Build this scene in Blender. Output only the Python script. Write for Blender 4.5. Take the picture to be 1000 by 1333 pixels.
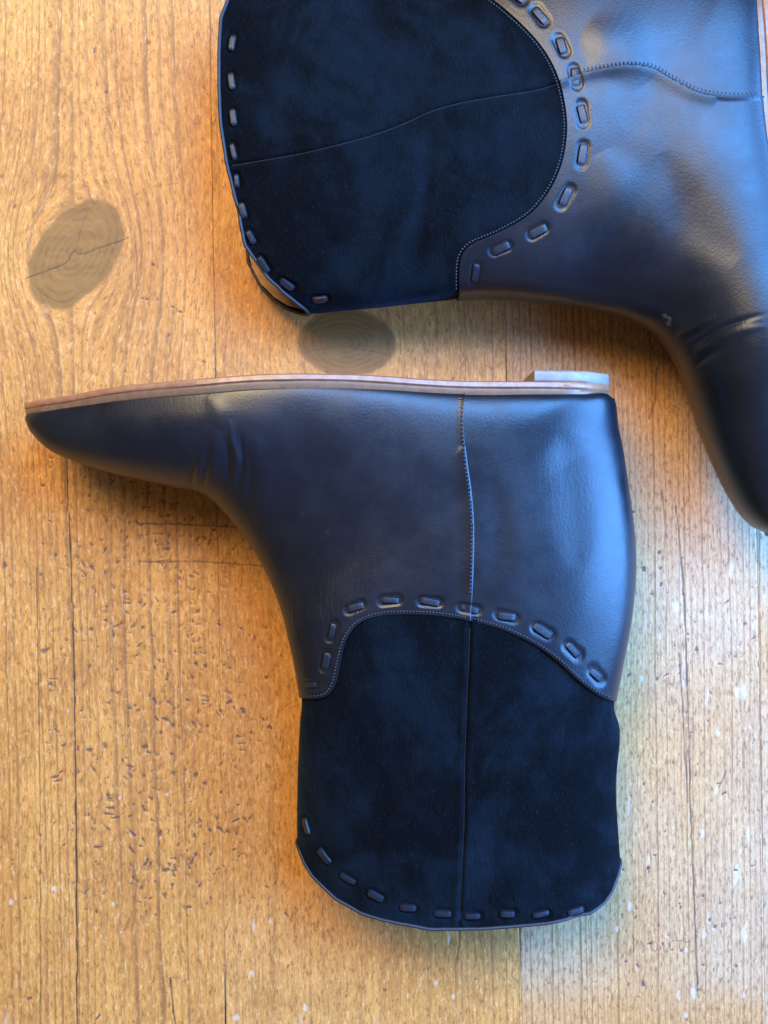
import bpy, bmesh, math, random
import numpy as np
from mathutils import Vector, Matrix

for o in list(bpy.data.objects):
    bpy.data.objects.remove(o, do_unlink=True)
scene = bpy.context.scene
COL = scene.collection
random.seed(7)

# ------------------------------------------------------------------ camera
CAM_H = 0.62            # height of the lens above the table
FRAME_W = 0.383         # width of table seen across the frame
cam_d = bpy.data.cameras.new('camera')
cam = bpy.data.objects.new('camera', cam_d)
COL.objects.link(cam)
cam.location = (0, 0, CAM_H)
cam_d.sensor_fit = 'HORIZONTAL'
cam_d.sensor_width = 36.0
cam_d.lens = 36.0 * CAM_H / FRAME_W
cam_d.clip_start = 0.01
cam_d.clip_end = 50
scene.camera = cam
scene.render.resolution_x, scene.render.resolution_y = 768, 1024

# ------------------------------------------------------------------ light
scene.view_settings.view_transform = 'Standard'
scene.view_settings.look = 'None'
scene.view_settings.gamma = 1.0
scene.view_settings.exposure = -0.08
w = bpy.data.worlds.new('World')
scene.world = w
w.use_nodes = True
bg = w.node_tree.nodes['Background']
bg.inputs[0].default_value = (1.0, 0.83, 0.62, 1)
bg.inputs[1].default_value = 0.20


def area(name, loc, target, sx, sy, power, col):
    d = bpy.data.lights.new(name, 'AREA')
    d.shape = 'RECTANGLE'
    d.size, d.size_y = sx, sy
    d.energy = power
    d.color = col
    o = bpy.data.objects.new(name, d)
    COL.objects.link(o)
    o.location = loc
    o.rotation_euler = (Vector(target) - Vector(loc)).to_track_quat('-Z', 'Y').to_euler()
    return o


area('window_light', (1.05, 0.10, 0.52), (0.06, 0, 0.0), 1.00, 1.00, 112, (0.115, 0.37, 1.0))
area('skylight', (0.42, 0.62, 1.20), (0.05, 0.05, 0.0), 0.62, 0.62, 48, (0.11, 0.39, 1.0))
area('room_lamp', (-0.42, 0.85, 1.55), (0, 0, 0), 0.75, 0.75, 46, (1.0, 0.77, 0.42))
cyc = scene.cycles
cyc.max_bounces = 5; cyc.diffuse_bounces = 2; cyc.glossy_bounces = 3; cyc.transmission_bounces = 1; cyc.volume_bounces = 0


# ------------------------------------------------------------------ pixel <-> place (layout measured off the photo, 1000 x 1333)
def unproj(px, py, z):
    k = FRAME_W / 1000.0 * (CAM_H - z) / CAM_H
    return (px - 500.0) * k, (666.5 - py) * k


def proj(x, y, z):
    k = FRAME_W / 1000.0 * (CAM_H - z) / CAM_H
    return 500.0 + x / k, 666.5 - y / k


# ------------------------------------------------------------------ numpy helpers
def vnoise(x, y, seed, n=64):
    r = np.random.RandomState(seed).rand(n, n)
    xi = np.floor(x).astype(int); yi = np.floor(y).astype(int)
    fx = x - xi; fy = y - yi
    fx = fx * fx * (3 - 2 * fx); fy = fy * fy * (3 - 2 * fy)
    a = r[xi % n, yi % n]; b = r[(xi + 1) % n, yi % n]
    c = r[xi % n, (yi + 1) % n]; d = r[(xi + 1) % n, (yi + 1) % n]
    return (a * (1 - fx) + b * fx) * (1 - fy) + (c * (1 - fx) + d * fx) * fy


def fnoise(x, y, seed, octv=4):
    s = 0; a = 0.5
    for i in range(octv):
        s = s + a * vnoise(x * 2 ** i + 3.7 * i, y * 2 ** i + 9.1 * i, seed + i)
        a *= 0.5
    return s


def sstep(a, b, x):
    t = np.clip((x - a) / (b - a), 0, 1)
    return t * t * (3 - 2 * t)


def catmull(keys, t):
    """keys (n,c), t in index units -> (len(t),c)"""
    keys = np.asarray(keys, float)
    n = len(keys)
    K = np.vstack([2 * keys[0] - keys[1], keys, 2 * keys[-1] - keys[-2]])
    i = np.clip(np.floor(t).astype(int), 0, n - 2)
    f = (t - i)[..., None]
    p0, p1, p2, p3 = K[i], K[i + 1], K[i + 2], K[i + 3]
    m1 = (p2 - p0) * 0.5
    m2 = (p3 - p1) * 0.5
    f2, f3 = f * f, f * f * f
    return (2 * f3 - 3 * f2 + 1) * p1 + (f3 - 2 * f2 + f) * m1 + (-2 * f3 + 3 * f2) * p2 + (f3 - f2) * m2


def smooth_line(pts, per=12):
    pts = np.asarray(pts, float)
    t = np.linspace(0, len(pts) - 1, (len(pts) - 1) * per + 1)
    return catmull(pts, t)


def seg_dist(px, py, line, par=False):
    """distance of points to a polyline, and signed side"""
    best = np.full(px.shape, 1e9); side = np.zeros(px.shape)
    if par:
        pr = np.zeros(px.shape)
    for ii, ((ax, ay), (bx, by)) in enumerate(zip(line[:-1], line[1:])):
        dx, dy = bx - ax, by - ay
        L = dx * dx + dy * dy + 1e-9
        k = np.clip(((px - ax) * dx + (py - ay) * dy) / L, 0, 1)
        ex = px - ax - k * dx; ey = py - ay - k * dy
        d = np.hypot(ex, ey)
        m = d < best
        best = np.where(m, d, best)
        if par:
            pr = np.where(m, (ii + k) / (len(line) - 1), pr)
        side = np.where(m, np.sign(dx * ey - dy * ex), side)
    return (best, side, pr) if par else (best, side)


# ------------------------------------------------------------------ node helpers
class NT:
    def __init__(self, name):
        self.m = bpy.data.materials.new(name)
        self.m.use_nodes = True
        self.t = self.m.node_tree
        self.n = self.t.nodes
        self.p = self.n['Principled BSDF']

    def put(self, sock, v):
        if isinstance(v, bpy.types.NodeSocket):
            self.t.links.new(v, sock)
        elif v is not None:
            if isinstance(v, (tuple, list)) and len(v) == 3 and sock.type == 'RGBA':
                v = (*v, 1)
            sock.default_value = v

    def math(self, op, a, b=None, c=None, clamp=False):
        n = self.n.new('ShaderNodeMath'); n.operation = op; n.use_clamp = clamp
        for s, v in zip(n.inputs, (a, b, c)):
            self.put(s, v)
        return n.outputs[0]

    def attr(self, name):
        n = self.n.new('ShaderNodeAttribute'); n.attribute_name = name
        return n.outputs['Fac']

    def obj(self):
        return self.n.new('ShaderNodeTexCoord').outputs['Object']

    def mapping(self, vec, scale=(1, 1, 1), loc=(0, 0, 0), rot=(0, 0, 0)):
        n = self.n.new('ShaderNodeMapping')
        self.put(n.inputs[0], vec)
        n.inputs['Scale'].default_value = scale; n.inputs['Location'].default_value = loc
        n.inputs['Rotation'].default_value = rot
        return n.outputs[0]

    def comb(self, x, y, z=0.0):
        n = self.n.new('ShaderNodeCombineXYZ')
        for s, v in zip(n.inputs, (x, y, z)):
            self.put(s, v)
        return n.outputs[0]

    def noise(self, vec, scale, detail=3, rough=0.55, dist=0.0):
        n = self.n.new('ShaderNodeTexNoise')
        self.put(n.inputs['Vector'], vec)
        n.inputs['Scale'].default_value = scale; n.inputs['Detail'].default_value = detail
        n.inputs['Roughness'].default_value = rough; n.inputs['Distortion'].default_value = dist
        return n.outputs[0]

    def voronoi(self, vec, scale, feature='F1'):
        n = self.n.new('ShaderNodeTexVoronoi'); n.feature = feature
        self.put(n.inputs['Vector'], vec); n.inputs['Scale'].default_value = scale
        return n.outputs[0]

    def white(self, v):
        n = self.n.new('ShaderNodeTexWhiteNoise'); n.noise_dimensions = '1D'
        self.put(n.inputs['W'], v)
        return n.outputs['Value']

    def ramp(self, v, lo, hi, a=0.0, b=1.0):
        n = self.n.new('ShaderNodeMapRange'); n.interpolation_type = 'SMOOTHSTEP'
        self.put(n.inputs['Value'], v)
        for k, x in (('From Min', lo), ('From Max', hi), ('To Min', a), ('To Max', b)):
            self.put(n.inputs[k], x)
        return n.outputs[0]

    def mix(self, f, a, b, mode='MIX'):
        n = self.n.new('ShaderNodeMix'); n.data_type = 'RGBA'; n.blend_type = mode
        self.put(n.inputs['Factor'], f)
        self.put(n.inputs[6], a); self.put(n.inputs[7], b)
        return n.outputs[2]

    def bump(self, h, strength, dist, normal=None):
        n = self.n.new('ShaderNodeBump')
        self.put(n.inputs['Height'], h)
        n.inputs['Strength'].default_value = strength; n.inputs['Distance'].default_value = dist
        if normal is not None:
            self.put(n.inputs['Normal'], normal)
        return n.outputs[0]

    def set(self, **kw):
        for k, v in kw.items():
            self.put(self.p.inputs[k.replace('_', ' ')], v)
        return self.m


# ------------------------------------------------------------------ materials
def mat_wood():
    N = NT('worn_pine')
    ring = N.attr('ring'); along = N.attr('along'); psi = N.attr('psi')
    dent = N.attr('dent'); crack = N.attr('crack'); knot = N.attr('knot'); scuff = N.attr('scuff')
    kring = N.attr('kring'); flat = N.attr('flat'); seed = N.attr('seed')
    wob = N.noise(N.comb(N.math('MULTIPLY', psi, 0.02), N.math('MULTIPLY', along, 0.004), seed), 1.0, 2)
    ph = N.math('ADD', ring, N.math('MULTIPLY', wob, 0.7))
    fr = N.math('FRACT', ph)
    idn = N.white(N.math('ADD', N.math('FLOOR', ph), seed))
    late = N.math('MULTIPLY', N.ramp(fr, 0.50, 0.94), N.ramp(fr, 0.94, 1.0, 1.0, 0.0))
    late = N.math('MULTIPLY', late, N.ramp(idn, 0.1, 0.9, 0.35, 1.0))
    brk = N.noise(N.comb(N.math('MULTIPLY', psi, 0.05), N.math('MULTIPLY', along, 0.012), seed), 1.0, 4)
    late = N.math('MULTIPLY', late, N.ramp(brk, 0.25, 0.55, 0.45, 1.0))
    late = N.math('MULTIPLY', late, N.math('SUBTRACT', 1.0, N.math('MULTIPLY', flat, 0.8)))
    fib = N.noise(N.comb(N.math('MULTIPLY', psi, 0.34), N.math('MULTIPLY', along, 0.016), seed), 1.0, 4, 0.7)
    fib2 = N.noise(N.comb(N.math('MULTIPLY', psi, 0.16), N.math('MULTIPLY', along, 0.065), seed), 1.0, 4, 0.75)
    blot = N.noise(N.comb(N.math('MULTIPLY', psi, 0.014), N.math('MULTIPLY', along, 0.007), seed), 1.0, 5, 0.6)
    base = N.mix(N.ramp(blot, 0.3, 0.7), (0.58, 0.248, 0.044), (0.44, 0.165, 0.025))
    base = N.mix(N.attr('grey'), base, (0.48, 0.335, 0.205))
    base = N.mix(N.attr('warm'), base, (0.47, 0.185, 0.032))
    base = N.mix(N.math('MULTIPLY', late, 0.95), base, (0.22, 0.082, 0.022))
    base = N.mix(N.ramp(fib, 0.51, 0.70, 0.0, 0.62), base, (0.26, 0.115, 0.035))
    base = N.mix(N.ramp(fib, 0.46, 0.24, 0.0, 0.50), base, (0.66, 0.38, 0.145))
    base = N.mix(N.ramp(fib2, 0.56, 0.74, 0.0, 0.60), base, (0.25, 0.12, 0.045))
    grit = N.noise(N.comb(N.math('MULTIPLY', psi, 0.27), N.math('MULTIPLY', along, 0.085), seed), 1.0, 4, 0.8)
    base = N.mix(N.ramp(grit, 0.51, 0.65, 0.0, 0.85), base, (0.22, 0.088, 0.026))
    base = N.mix(N.ramp(grit, 0.46, 0.32, 0.0, 0.55), base, (0.74, 0.42, 0.17))
    # knots
    kr = N.math('FRACT', kring)
    kc = N.mix(N.ramp(kr, 0.3, 0.95), (0.19, 0.083, 0.017), (0.135, 0.055, 0.011))
    kc = N.mix(N.ramp(N.noise(N.comb(psi, along, 3.0), 0.05, 4), 0.35, 0.7), kc, (0.215, 0.097, 0.020))
    base = N.mix(N.math('MULTIPLY', knot, N.ramp(grit, 0.3, 0.7, 0.97, 0.86)), base, kc)
    # ground-in dirt in dents and checks, pale scuffs
    base = N.mix(N.ramp(scuff, 0.0, 1.0, 0.0, 0.50), base, (0.60, 0.50, 0.38))
    base = N.mix(N.ramp(dent, 0.05, 0.75, 0.0, 0.9), base, (0.105, 0.055, 0.035))
    base = N.mix(N.ramp(crack, 0.1, 0.8, 0.0, 0.95), base, (0.035, 0.020, 0.014))
    # fine pores
    por = N.noise(N.comb(N.math('MULTIPLY', psi, 0.5), N.math('MULTIPLY', along, 0.16), seed), 1.0, 2, 0.5)
    base = N.mix(N.ramp(por, 0.70, 0.80, 0.0, 0.7), base, (0.13, 0.065, 0.03))
    h = N.math('ADD', N.math('MULTIPLY', fib, 0.5), N.math('MULTIPLY', grit, 0.8))
    rough = N.math('ADD', N.ramp(fib2, 0.3, 0.7, 0.40, 0.56), N.math('MULTIPLY', blot, 0.06))
    return N.set(Base_Color=base, Roughness=rough, Specular_IOR_Level=0.34, Normal=N.bump(h, 0.55, 0.00030))


def mat_leather():
    N = NT('navy_leather')
    o = N.obj()
    g1 = N.voronoi(o, 900, 'SMOOTH_F1')
    g2 = N.noise(o, 1500, 3)
    big = N.noise(o, 22, 4)
    crs = N.noise(N.mapping(o, (520, 95, 200), rot=(0, 0, -0.95)), 1.0, 4, 0.6, 0.5)
    mark = N.attr('crease')
    crease = N.math('MINIMUM', mark, 1.0)
    scf = N.ramp(mark, 0.95, 2.2, 0.0, 1.0)
    h = N.math('ADD', N.math('MULTIPLY', g1, 0.45), N.math('MULTIPLY', g2, 0.35))
    h = N.math('ADD', h, N.math('MULTIPLY', N.math('MULTIPLY', crs, crease), 8.0))
    col = N.mix(N.ramp(big, 0.3, 0.7), (0.0042, 0.0052, 0.0082), (0.0075, 0.0086, 0.0125))
    col = N.mix(N.ramp(N.noise(o, 160, 5, 0.7), 0.62, 0.8, 0.0, 0.35), col, (0.030, 0.028, 0.032))
    col = N.mix(N.math('MULTIPLY', scf, 0.8), col, (0.10, 0.105, 0.11))
    rough = N.ramp(N.noise(o, 45, 5, 0.65), 0.3, 0.7, 0.31, 0.41)
    return N.set(Base_Color=col, Roughness=rough, Specular_IOR_Level=0.42,
                 Normal=N.bump(h, 0.38, 0.00018))


def mat_suede():
    N = NT('black_suede')
    o = N.obj()
    nap = N.noise(N.mapping(o, (1.0, 0.55, 1.0), rot=(0, 0, 0.5)), 20, 5, 0.58, 0.7)
    nap2 = N.noise(o, 70, 4, 0.6, 0.4)
    fz = N.noise(N.mapping(o, (1, 0.55, 1), rot=(0, 0, -0.4)), 1100, 3, 0.8)
    fz2 = N.noise(N.mapping(o, (1, 0.35, 1), rot=(0, 0, 0.3)), 900, 2)
    f = N.math('ADD', N.math('MULTIPLY', nap, 0.7), N.math('MULTIPLY', nap2, 0.3))
    col = N.mix(N.ramp(f, 0.40, 0.62), (0.0009, 0.0012, 0.0017), (0.0030, 0.0058, 0.0092))
    col = N.mix(N.ramp(fz, 0.54, 0.74, 0.0, 0.40), col, (0.010, 0.018, 0.027))
    lint = N.noise(o, 420, 2, 0.5)
    col = N.mix(N.ramp(lint, 0.80, 0.84, 0.0, 0.40), col, (0.09, 0.10, 0.11))
    sh = N.math('MULTIPLY', N.ramp(f, 0.43, 0.66, 0.003, 0.07), N.ramp(fz, 0.35, 0.65, 0.5, 1.5))
    h = N.math('ADD', fz, fz2)
    return N.set(Base_Color=col, Roughness=0.95, Specular_IOR_Level=0.08, Sheen_Weight=sh,
                 Sheen_Roughness=0.45, Sheen_Tint=(0.22, 0.52, 0.85, 1), Normal=N.bump(h, 0.7, 0.0005))


def mat_simple(name, c1, c2, rough, scale=150, spec=0.5, bump=0.3, stretch=(1, 1, 1), **kw):
    N = NT(name)
    o = N.mapping(N.obj(), stretch)
    a = N.noise(o, scale, 4, 0.6)
    col = N.mix(N.ramp(a, 0.3, 0.7), c1, c2)
    return N.set(Base_Color=col, Roughness=N.ramp(a, 0.2, 0.8, rough - 0.06, rough + 0.08), Specular_IOR_Level=spec,
                 Normal=N.bump(a, bump, 0.0003), **kw)


M_WOOD = mat_wood()
M_LEATHER = mat_leather()
M_SUEDE = mat_suede()
M_LACE = mat_simple('black_leather_lace', (0.007, 0.009, 0.014), (0.012, 0.014, 0.022), 0.36, 600)
M_THREAD = mat_simple('black_thread', (0.010, 0.012, 0.018), (0.026, 0.030, 0.040), 0.6, 900)
M_SEAM = mat_simple('suede_seam_edge', (0.006, 0.008, 0.012), (0.013, 0.016, 0.021), 0.8, 900, 0.2)
M_MIDSOLE = mat_simple('brown_welt', (0.19, 0.10, 0.052), (0.145, 0.072, 0.036), 0.32, 240, 0.5, 0.4)
M_OUTSOLE = mat_simple('red_brown_outsole', (0.33, 0.150, 0.072), (0.26, 0.108, 0.050), 0.32, 240, 0.5, 0.4)
M_LIFT = mat_simple('pale_rubber', (0.27, 0.22, 0.185), (0.22, 0.18, 0.15), 0.5, 200, 0.4, 0.2)
M_LINING = mat_simple('tan_lining', (0.36, 0.19, 0.085), (0.28, 0.14, 0.06), 0.6, 300)
M_BIND = mat_simple('black_binding', (0.010, 0.010, 0.013), (0.013, 0.013, 0.016), 0.6, 500)


# ------------------------------------------------------------------ mesh helpers
def link_mesh(name, me, parent=None, mat=None):
    o = bpy.data.objects.new(name, me)
    COL.objects.link(o)
    if mat is not None and not me.materials:
        me.materials.append(mat)
    if parent is not None:
        o.parent = parent
    return o


def mesh_np(name, verts, quads, smooth=True, tris=None):
    me = bpy.data.meshes.new(name)
    nq = len(quads)
    me.vertices.add(len(verts))
    me.vertices.foreach_set('co', np.ascontiguousarray(verts, dtype=np.float32).ravel())
    me.loops.add(nq * 4)
    me.loops.foreach_set('vertex_index', np.ascontiguousarray(quads, dtype=np.int32).ravel())
    me.polygons.add(nq)
    me.polygons.foreach_set('loop_start', np.arange(0, nq * 4, 4, dtype=np.int32))
    me.update(calc_edges=True)
    me.polygons.foreach_set('use_smooth', np.full(nq, smooth, dtype=bool))
    me.validate()
    return me


def grid_quads(nr, nc, flip=False, base=0):
    i = np.arange(nr - 1)[:, None] * nc + np.arange(nc - 1)[None, :]
    q = np.stack([i, i + 1, i + 1 + nc, i + nc], -1).reshape(-1, 4)
    if flip:
        q = q[:, ::-1]
    return q + base


def add_attr(me, name, arr):
    a = me.attributes.new(name, 'FLOAT', 'POINT')
    a.data.foreach_set('value', np.ascontiguousarray(arr, dtype=np.float32).ravel())


# ================================================================== TABLE TOP
def edge_line(x_at_666, slope):
    return lambda y: x_at_666 + slope * (y - 666.0)


EDGES = [edge_line(-395, 0.016), edge_line(-46, 0.016), edge_line(283, 0.0155), edge_line(664, 0.0235),
         edge_line(985, 0.017), edge_line(1385, 0.016)]
# per board: ring spacing function (px) and how flat-sawn it is
BOARD = [dict(sp=14, flat=0.2, grey=0.2), dict(sp=15, flat=0.10, grey=0.05), dict(sp=22, flat=0.55, grey=0.1),
         dict(sp=8.5, flat=0.0, grey=0.75), dict(sp=9, flat=0.0, grey=0.9)]
KNOTS = [(98, 331, 82, 50, math.radians(-52), 66), (451, 446, 66, 46, 0.05, 52)]

CRACKS = [  # (points, width px, strength)
    ([(33, 362), (62, 352), (86, 341), (92, 331), (98, 327), (104, 331), (130, 322), (158, 313), (168, 309)], 1.0, 0.62),
    ([(98, 327), (104, 300), (113, 274)], 0.9, 0.4),
    ([(113, 240), (117, 255), (123, 267)], 1.0, 0.6),
    ([(176, 315), (179, 345), (177, 372), (168, 402), (165, 432)], 1.0, 0.55),
    ([(84, 560), (88, 640), (93, 760), (97, 900), (99, 1100), (100, 1345)], 1.0, 0.85),
    ([(47, 740), (50, 900), (52, 1100), (52, 1345)], 0.8, 0.65),
    ([(880, 660), (886, 715), (892, 800), (896, 920), (901, 1100), (906, 1220), (909, 1300)], 1.2, 0.65),
    ([(884, 850), (888, 900), (891, 960), (896, 1045)], 1.2, 0.6),
    ([(962, 880), (966, 940), (968, 1000)], 1.2, 0.45),
    ([(876, 1000), (880, 1060), (883, 1120)], 0.9, 0.35),
    ([(221, 1274), (224, 1300), (229, 1345)], 1.3, 0.7),
    ([(598, 1200), (598, 1228), (595, 1250)], 1.2, 0.6),
    ([(180, 682), (200, 682), (222, 682), (262, 684), (300, 686), (330, 687)], 1.6, 0.55),
    ([(192, 683), (216, 682)], 2.2, 0.5),
    ([(180, 731), (215, 731), (255, 731), (300, 734), (345, 737)], 1.5, 0.5),
    ([(388, 990), (372, 1008), (352, 1030), (330, 1048), (300, 1066)], 0.8, 0.35),
    ([(283, 640), (284, 760), (285, 850)], 0.7, 0.30),
    ([(242, 815), (241, 900), (240, 1040)], 0.8, 0.30),
    ([(312, 770), (314, 820)], 2.6, 0.14),
    ([(395, 460), (430, 452), (462, 450), (490, 451), (508, 449)], 0.9, 0.4),
    ([(455, 452), (485, 458), (508, 464)], 0.9, 0.5),
    ([(405, 432), (440, 422), (475, 428), (505, 420)], 0.9, 0.35),
    ([(600, 468), (603, 488)], 3.0, 0.25), ([(640, 482), (655, 472)], 2.2, 0.35),
    ([(130, 142), (150, 133), (168, 130), (178, 128), (190, 122), (215, 115)], 1.0, 0.35),
    ([(222, 118), (229, 150), (226, 185)], 0.9, 0.25),
    ([(192, 245), (215, 240), (233, 238)], 1.0, 0.4),
    ([(205, 340), (225, 385), (245, 410)], 2.0, 0.18),
    ([(186, 360), (200, 395), (214, 430)], 1.6, 0.16),
    ([(225, 38), (245, 20), (262, 6)], 3.0, 0.25),
    ([(832, 992), (838, 976)], 1.4, 0.5), ([(936, 1026), (946, 1004)], 2.0, 0.5),
    ([(862, 640), (866, 675), (868, 700)], 2.4, 0.45), ([(856, 480), (853, 520), (846, 545)], 2.0, 0.5),
    ([(872, 505), (872, 530)], 1.6, 0.4), ([(805, 555), (850, 540), (912, 541)], 0.7, 0.28),
    # the faint letters pressed into the right-hand board, as they read in the photo
    ([(823, 1218), (826, 1228), (825, 1240)], 0.9, 0.5), ([(834, 1226), (838, 1234), (837, 1241)], 0.9, 0.5),
    ([(846, 1228), (849, 1237), (854, 1238), (856, 1230), (852, 1226), (846, 1228)], 0.9, 0.5),
    ([(862, 1228), (864, 1237), (869, 1239), (871, 1228)], 0.9, 0.5), ([(873, 1238), (875, 1226), (899, 1227)], 0.9, 0.5),
    ([(885, 1227), (886, 1236)], 0.9, 0.45), ([(893, 1227), (894, 1234)], 0.9, 0.4),
]
V, H_, D1, D2 = 90, 0, 60, 120
DENTS = [  # x, y, length, angle deg, width
    (205, 695, 15, 0, 2.2), (220, 698, 9, 100, 2), (203, 705, 4, 0, 4), (214, 653, 5, 20, 4), (137, 674, 6, 60, 5),
    (182, 700, 8, 70, 1.6), (186, 699, 7, 60, 1.4), (164, 702, 9, 110, 2), (161, 714, 6, 80, 3), (136, 717, 10, 120, 2.4),
    (138, 733, 8, 110, 2.4), (109, 736, 13, 60, 2.4), (115, 734, 13, 55, 2.2), (120, 740, 9, 60, 2.4), (107, 744, 14, 50, 1.6),
    (164, 771, 9, 0, 2.6), (164, 780, 9, 0, 2.8), (165, 785, 9, 5, 2), (165, 797, 8, 40, 2.6), (136, 790, 9, 170, 2.2),
    (146, 787, 7, 90, 2.2), (138, 808, 6, 30, 3), (117, 819, 5, 0, 4), (185, 817, 4, 0, 4), (182, 839, 8, 140, 2.4),
    (162, 811, 10, 170, 2.4), (153, 814, 12, 160, 1.6), (147, 824, 10, 80, 2.6), (137, 797, 7, 170, 2), (248, 750, 7, 20, 3),
    (255, 746, 9, 30, 2), (248, 767, 8, 20, 2.6), (252, 786, 7, 10, 2), (256, 797, 9, 150, 3), (256, 813, 13, 175, 1.8),
    (259, 832, 7, 120, 3.4), (253, 850, 8, 0, 4), (264, 850, 8, 10, 2.4), (256, 704, 8, 120, 2), (266, 700, 6, 60, 2),
    (272, 707, 10, 110, 2.4), (260, 711, 6, 30, 2), (261, 670, 6, 60, 2), (250, 676, 8, 110, 2), (256, 866, 7, 60, 3),
    (261, 872, 7, 20, 2.2), (218, 885, 4, 0, 4), (250, 882, 4, 0, 3), (346, 882, 4.5, 0, 4.5), (336, 901, 6, 60, 4),
    (310, 885, 9, 115, 2), (196, 903, 11, 125, 2), (202, 914, 9, 60, 3.2), (207, 917, 8, 130, 2), (221, 916, 8, 50, 2.2),
    (267, 908, 11, 0, 2.2), (267, 912, 11, 2, 2), (267, 917, 11, 0, 2), (296, 901, 9, 30, 3), (297, 915, 9, 150, 3.4),
    (203, 935, 9, 50, 2.4), (214, 936, 12, 15, 4), (222, 941, 11, 60, 2.4), (226, 944, 10, 110, 2.2), (246, 943, 11, 55, 2.8),
    (253, 944, 12, 60, 2.8), (259, 941, 10, 55, 2.4), (269, 946, 4, 0, 3.6), (258, 925, 11, 95, 2), (288, 928, 10, 50, 2.2),
    (284, 930, 9, 50, 1.8), (317, 927, 7, 70, 5), (342, 936, 6, 60, 1.8), (347, 937, 6, 60, 1.8), (312, 959, 9, 10, 2.8),
    (315, 968, 10, 0, 2.2), (315, 977, 9, 0, 2), (209, 953, 5, 80, 4), (190, 972, 8, 165, 5), (205, 984, 5, 80, 4),
    (224, 982, 5, 50, 3), (207, 999, 8, 80, 5), (204, 1015, 6, 110, 3), (225, 1007, 4.5, 0, 4), (188, 1010, 4.5, 0, 4.5),
    (256, 1008, 4.5, 0, 4.5), (265, 1020, 4.5, 0, 4.5), (170, 998, 11, 20, 2.2), (172, 1003, 11, 30, 2.2), (168, 1009, 10, 35, 2.2),
    (164, 1014, 10, 40, 2), (161, 1022, 9, 45, 1.8), (142, 1036, 11, 0, 2.2), (142, 1042, 12, 0, 4), (142, 1052, 13, 0, 3),
    (142, 1060, 13, 2, 2.6), (149, 1065, 12, 170, 1.8), (186, 1051, 6, 75, 3.6), (195, 1039, 7, 20, 2.6), (190, 1056, 10, 30, 2.6),
    (261, 1069, 9, 50, 4.4), (272, 1081, 4, 0, 4), (286, 1079, 9, 30, 2.6), (289, 1083, 9, 30, 2.2), (297, 1084, 7, 50, 2.2),
    (306, 1069, 12, 150, 2.4), (320, 1068, 10, 50, 2.6), (171, 1084, 13, 50, 3), (209, 1085, 9, 100, 5), (253, 1087, 6, 90, 4),
    (136, 972, 9, 90, 4), (115, 976, 7, 10, 4), (83, 970, 7, 150, 2.6), (96, 969, 7, 100, 2.6), (101, 973, 8, 100, 2.4),
    (70, 1012, 12, 165, 2.6), (73, 1017, 12, 165, 2.2), (78, 1006, 8, 150, 2), (190, 1122, 12, 115, 2.4), (186, 1127, 12, 115, 2),
    (194, 1128, 10, 115, 2), (216, 1133, 11, 0, 4.4), (227, 1130, 9, 70, 2.2), (225, 1138, 10, 80, 1.8), (247, 1122, 11, 65, 2.2),
    (252, 1117, 12, 120, 2.2), (254, 1112, 10, 120, 2), (245, 1128, 8, 60, 2), (172, 1108, 13, 50, 3), (146, 1099, 11, 110, 2.6),
    (128, 1103, 13, 0, 2.6), (208, 1084, 9, 100, 4), (214, 1168, 9, 80, 3.6), (18, 800, 9, 75, 2), (27, 799, 10, 75, 2),
    (15, 802, 8, 75, 2), (68, 884, 11, 5, 2), (68, 889, 11, 5, 1.8), (68, 894, 11, 0, 1.8), (68, 899, 9, 0, 1.6), (70, 942, 12, 60, 4),
    (74, 952, 9, 50, 3), (6, 734, 8, 80, 4), (60, 846, 11, 150, 5), (159, 1212, 6, 150, 2.6), (39, 1300, 6, 0, 4),
    (126, 1326, 11, 130, 2.4), (118, 1322, 10, 130, 2), (138, 120, 5, 40, 4), (194, 55, 5, 0, 4), (250, 60, 4, 0, 3),
    (60, 414, 6, 50, 3), (200, 345, 5, 30, 3), (232, 405, 9, 20, 2), (226, 400, 7, 20, 2), (185, 388, 4, 0, 2), (192, 389, 4, 0, 2),
    (205, 390, 4, 60, 2), (859, 718, 5, 90, 4), (860, 741, 5, 90, 4), (838, 739, 6, 90, 4), (901, 751, 4, 0, 3.6),
    (917, 731, 7, 90, 2.6), (971, 812, 4.5, 0, 4), (857, 884, 3.6, 0, 3.6), (867, 879, 9, 150, 2), (843, 1131, 4, 0, 4),
    (923, 1198, 4, 0, 4), (930, 1207, 4, 0, 4), (888, 1238, 4, 0, 4), (959, 1258, 4, 0, 4), (838, 1280, 7, 90, 4), (907, 844, 7, 90, 4),
    (962, 840, 3, 0, 5), (965, 855, 3, 0, 4), (861, 760, 5, 90, 3), (905, 1010, 6, 120, 2), (862, 925, 4, 0, 2), (895, 927, 6, 150, 1.6),
    (905, 931, 6, 20, 1.6), (176, 623, 5, 30, 4), (137, 677, 5, 60, 3), (330, 1170, 6, 20, 2), (500, 1290, 4, 0, 3),
]
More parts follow.
